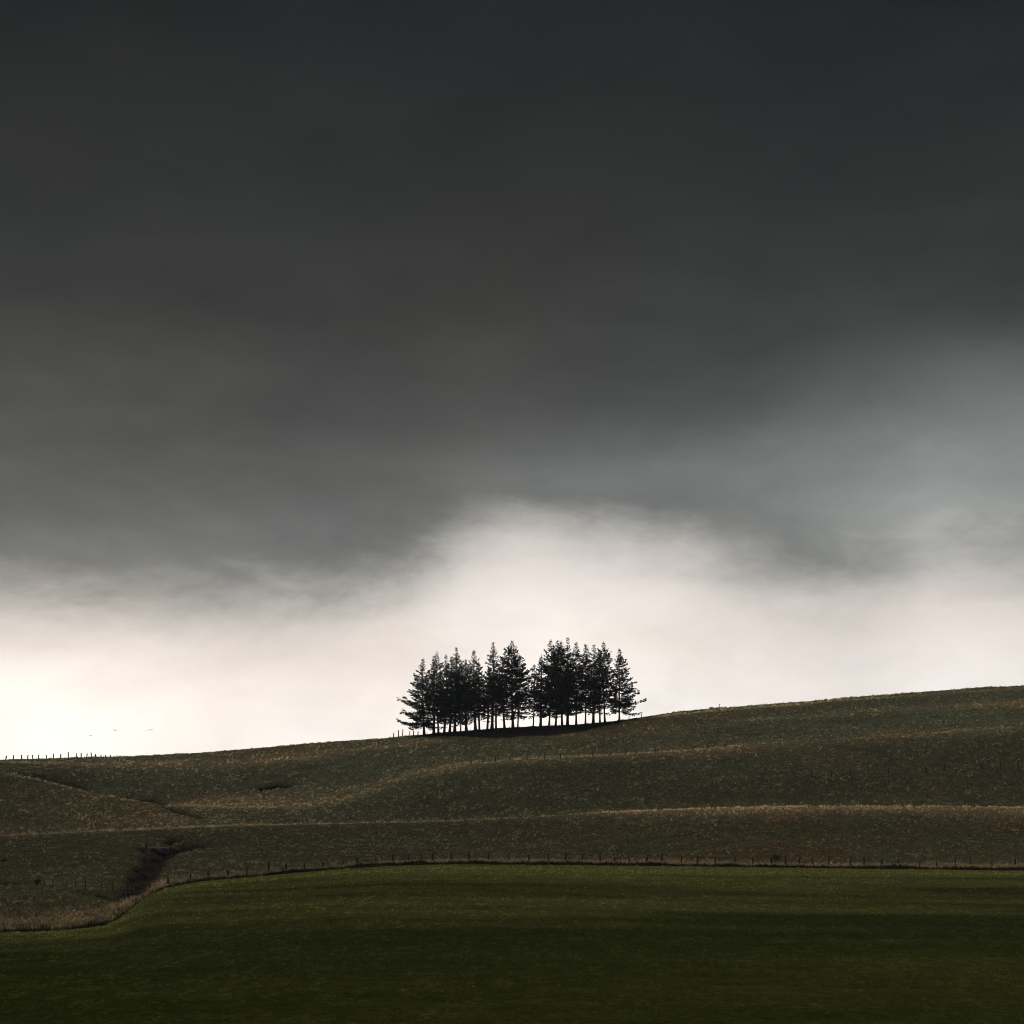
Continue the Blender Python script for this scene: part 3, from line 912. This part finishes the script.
def noise(scale, detail=3, rough=.5, off=0.0, stretch=1.0, rot=0.0):
    mp = N('ShaderNodeMapping'); mp.inputs['Location'].default_value = (off, off * .7, off * .3); mp.inputs['Scale'].default_value = (stretch, 1, 1); mp.inputs['Rotation'].default_value = (0, 0, rot)
    L(pos.outputs[0], mp.inputs[0])
    n = N('ShaderNodeTexNoise'); n.inputs['Scale'].default_value = scale; n.inputs['Detail'].default_value = detail; n.inputs['Roughness'].default_value = rough
    n.inputs['Distortion'].default_value = .35
    L(mp.outputs[0], n.inputs['Vector'])
    return math_n('SUBTRACT', n.outputs['Fac'], .5)


def pxel(y): return math.atan((HOR - y) / F)
def pxaz(x): return math.atan((x - 512) / F)


# elevation of the ragged lower edge of the dark deck, by bearing
cv = N('ShaderNodeFloatCurve')
A0, A1 = pxaz(-300), pxaz(1324)
edge_pts = [(-300, 620), (0, 612), (80, 602), (170, 598), (260, 594), (340, 592), (400, 578), (440, 556), (480, 526), (530, 513), (590, 522), (650, 544),
            (720, 564), (790, 582), (850, 592), (900, 580), (950, 562), (1024, 566), (1324, 590)]
c = cv.mapping.curves[0]
ys = []
for i, (px, py) in enumerate(edge_pts):
    X_ = (pxaz(px) - A0) / (A1 - A0); Y_ = (pxel(py) - .10) / .15
    if i == 0: c.points[0].location = (0, Y_)
    elif i == len(edge_pts) - 1: c.points[-1].location = (1, Y_)
    else: c.points.new(X_, Y_)
cv.mapping.update()
L(maprange(az, A0, A1, 0, 1, False), cv.inputs['Value'])
edge_lo = math_n('MULTIPLY_ADD', cv.outputs[0], .15, .10)
hi_t = maprange(el, .165, .245, 0, 1)
edge_el = math_n('ADD', math_n('MULTIPLY', edge_lo, math_n('SUBTRACT', 1.0, hi_t)), math_n('MULTIPLY', hi_t, .148))
n1 = noise(8, 8, .62, 3.1, .8, .45); n2 = noise(22, 6, .6, 7.7, .7, .3); n3 = noise(4, 3, .5, 1.3, .8)
d = math_n('SUBTRACT', el, edge_el)
d = math_n('ADD', d, math_n('MULTIPLY', n1, .050))
n5 = noise(36, 6, .62, 2.2, .6, .5)
d = math_n('ADD', d, math_n('MULTIPLY', n2, .034))
d = math_n('ADD', d, math_n('MULTIPLY', n5, .014))


def blob(x, y, rx, ry):
    """soft lighter or darker region of the deck, centred on a bearing"""
    a = math_n('DIVIDE', math_n('SUBTRACT', az, pxaz(x)), rx / F)
    b = math_n('DIVIDE', math_n('SUBTRACT', el, pxel(y)), ry / F)
    b = math_n('ADD', b, math_n('MULTIPLY', n1, 1.2)); a = math_n('ADD', a, math_n('MULTIPLY', n3, 1.2))
    r2 = math_n('ADD', math_n('MULTIPLY', a, a), math_n('MULTIPLY', b, b))
    return math_n('EXPONENT', math_n('MULTIPLY', r2, -1.0))


ramp = N('ShaderNodeValToRGB')
ramp.color_ramp.interpolation = 'B_SPLINE'
def s2l(v): v = v / 255; return v / 12.92 if v <= .04045 else ((v + .055) / 1.055) ** 2.4
# distance above the deck's edge (radians) -> sRGB of the photograph
stops = [(-.095, (253, 248, 243)), (-.065, (247, 241, 236)), (-.040, (238, 230, 224)), (-.022, (223, 216, 211)), (-.008, (190, 187, 182)), (.006, (140, 140, 137)),
         (.020, (106, 108, 107)), (.05, (88, 90, 89)), (.085, (72, 73, 72)), (.12, (60, 60, 59)), (.17, (47, 48, 48)), (.24, (36, 37, 38)), (.30, (28, 29, 31)), (.38, (26, 27, 29)), (.5, (36, 38, 41))]
lo, hi = -.10, .52
el0 = ramp.color_ramp.elements
for i, (p, cc) in enumerate(stops):
    q = (p - lo) / (hi - lo)
    e = el0[i] if i < 2 else el0.new(q)
    e.position = q; e.color = (*[s2l(v) for v in cc], 1)
L(maprange(d, lo, hi, 0, 1, False), ramp.inputs[0])
col = ramp.outputs['Color']


def vscale(vec, f):
    n = N('ShaderNodeVectorMath'); n.operation = 'SCALE'; L(vec, n.inputs[0])
    if isinstance(f, (int, float)): n.inputs['Scale'].default_value = f
    else: L(f, n.inputs['Scale'])
    return n.outputs[0]


def vadd(a, b):
    n = N('ShaderNodeVectorMath'); n.operation = 'ADD'; L(a, n.inputs[0]); L(b, n.inputs[1]); return n.outputs[0]


# thinner, lighter parts of the deck
gain = math_n('ADD', 1.0, math_n('MULTIPLY', blob(920, 480, 200, 80), 1.35))
gain = math_n('ADD', gain, math_n('MULTIPLY', blob(1010, 385, 130, 55), .6))
gain = math_n('ADD', gain, math_n('MULTIPLY', blob(170, 540, 140, 40), .2))
gain = math_n('ADD', gain, math_n('MULTIPLY', blob(600, 470, 160, 40), .15))
gain = math_n('ADD', gain, math_n('MULTIPLY', n3, .30))
gain = math_n('ADD', gain, math_n('MULTIPLY', n1, .30))
n4 = noise(14, 8, .66, 11.3, .55, .6)
gain = math_n('ADD', gain, math_n('MULTIPLY', n4, .75))
above = maprange(d, -.02, .02, 0, 1)
g2 = math_n('ADD', math_n('MULTIPLY', above, math_n('SUBTRACT', gain, 1.0)), 1.0)
# soft mottling inside the bright band
g3 = math_n('ADD', 1.0, math_n('MULTIPLY', math_n('MULTIPLY', n2, math_n('SUBTRACT', 1.0, above)), .5))
col = vscale(vscale(col, g2), g3)
tv = N('ShaderNodeCombineXYZ')      # brownish and slate tints drifting through the deck
tn_ = math_n('ADD', math_n('MULTIPLY', n3, .18), .008)
L(math_n('ADD', 1.0, tn_), tv.inputs[0]); tv.inputs[1].default_value = 1.0; L(math_n('SUBTRACT', 1.0, tn_), tv.inputs[2])
vm = N('ShaderNodeVectorMath'); vm.operation = 'MULTIPLY'; L(col, vm.inputs[0]); L(tv.outputs[0], vm.inputs[1]); col = vm.outputs[0]
# the sun's glow behind thin cloud low on the left
glow = blob(30, 722, 260, 90)
gc = N('ShaderNodeCombineXYZ'); gc.inputs[0].default_value = .22; gc.inputs[1].default_value = .185; gc.inputs[2].default_value = .15
col = vadd(col, vscale(gc.outputs[0], glow))
# the bright band belongs to the sun's side of the sky; behind the viewer the deck is closed
back = maprange(math_n('ABSOLUTE', az), .75, 1.9, 1, .22)
col = vscale(col, math_n('ADD', math_n('MULTIPLY', math_n('SUBTRACT', 1.0, above), back), above))
sky = N('ShaderNodeTexSky'); sky.sky_type = 'NISHITA'; sky.sun_disc = False; sky.sun_elevation = SUN_EL; sky.sun_rotation = SUN_AZ
thin = math_n('MULTIPLY_ADD', math_n('SUBTRACT', 1.0, above), .0, .0002)
col = vadd(col, vscale(sky.outputs[0], thin))
# below the horizon: dull ground bounce
below = maprange(el, -.06, .0, .1, 1)
col = vscale(col, below)
bg = N('ShaderNodeBackground'); L(col, bg.inputs[0]); bg.inputs[1].default_value = 1 / 2 ** 1.5
wo = N('ShaderNodeOutputWorld'); L(bg.outputs[0], wo.inputs['Surface'])
W.cycles.sampling_method = 'MANUAL'; W.cycles.sample_map_resolution = 1024

# ------------------------------------------------------------------ camera
cam = bpy.data.cameras.new('camera'); co = bpy.data.objects.new('camera', cam); COL.objects.link(co)
cam.sensor_width = 36; cam.lens = 36 * F / 1024; cam.shift_y = (HOR - 512) / 1024
cam.clip_start = .5; cam.clip_end = 6000
co.location = (0, 0, 0); co.rotation_euler = (math.pi / 2, 0, 0)
S.camera = co

S.view_settings.view_transform = 'Standard'; S.view_settings.look = 'None'
S.view_settings.exposure = 1.5; S.view_settings.gamma = 1.0
S.render.film_transparent = False
S.cycles.filter_width = 1.0
S.cycles.max_bounces = 6; S.cycles.transparent_max_bounces = 8; S.cycles.volume_bounces = 1
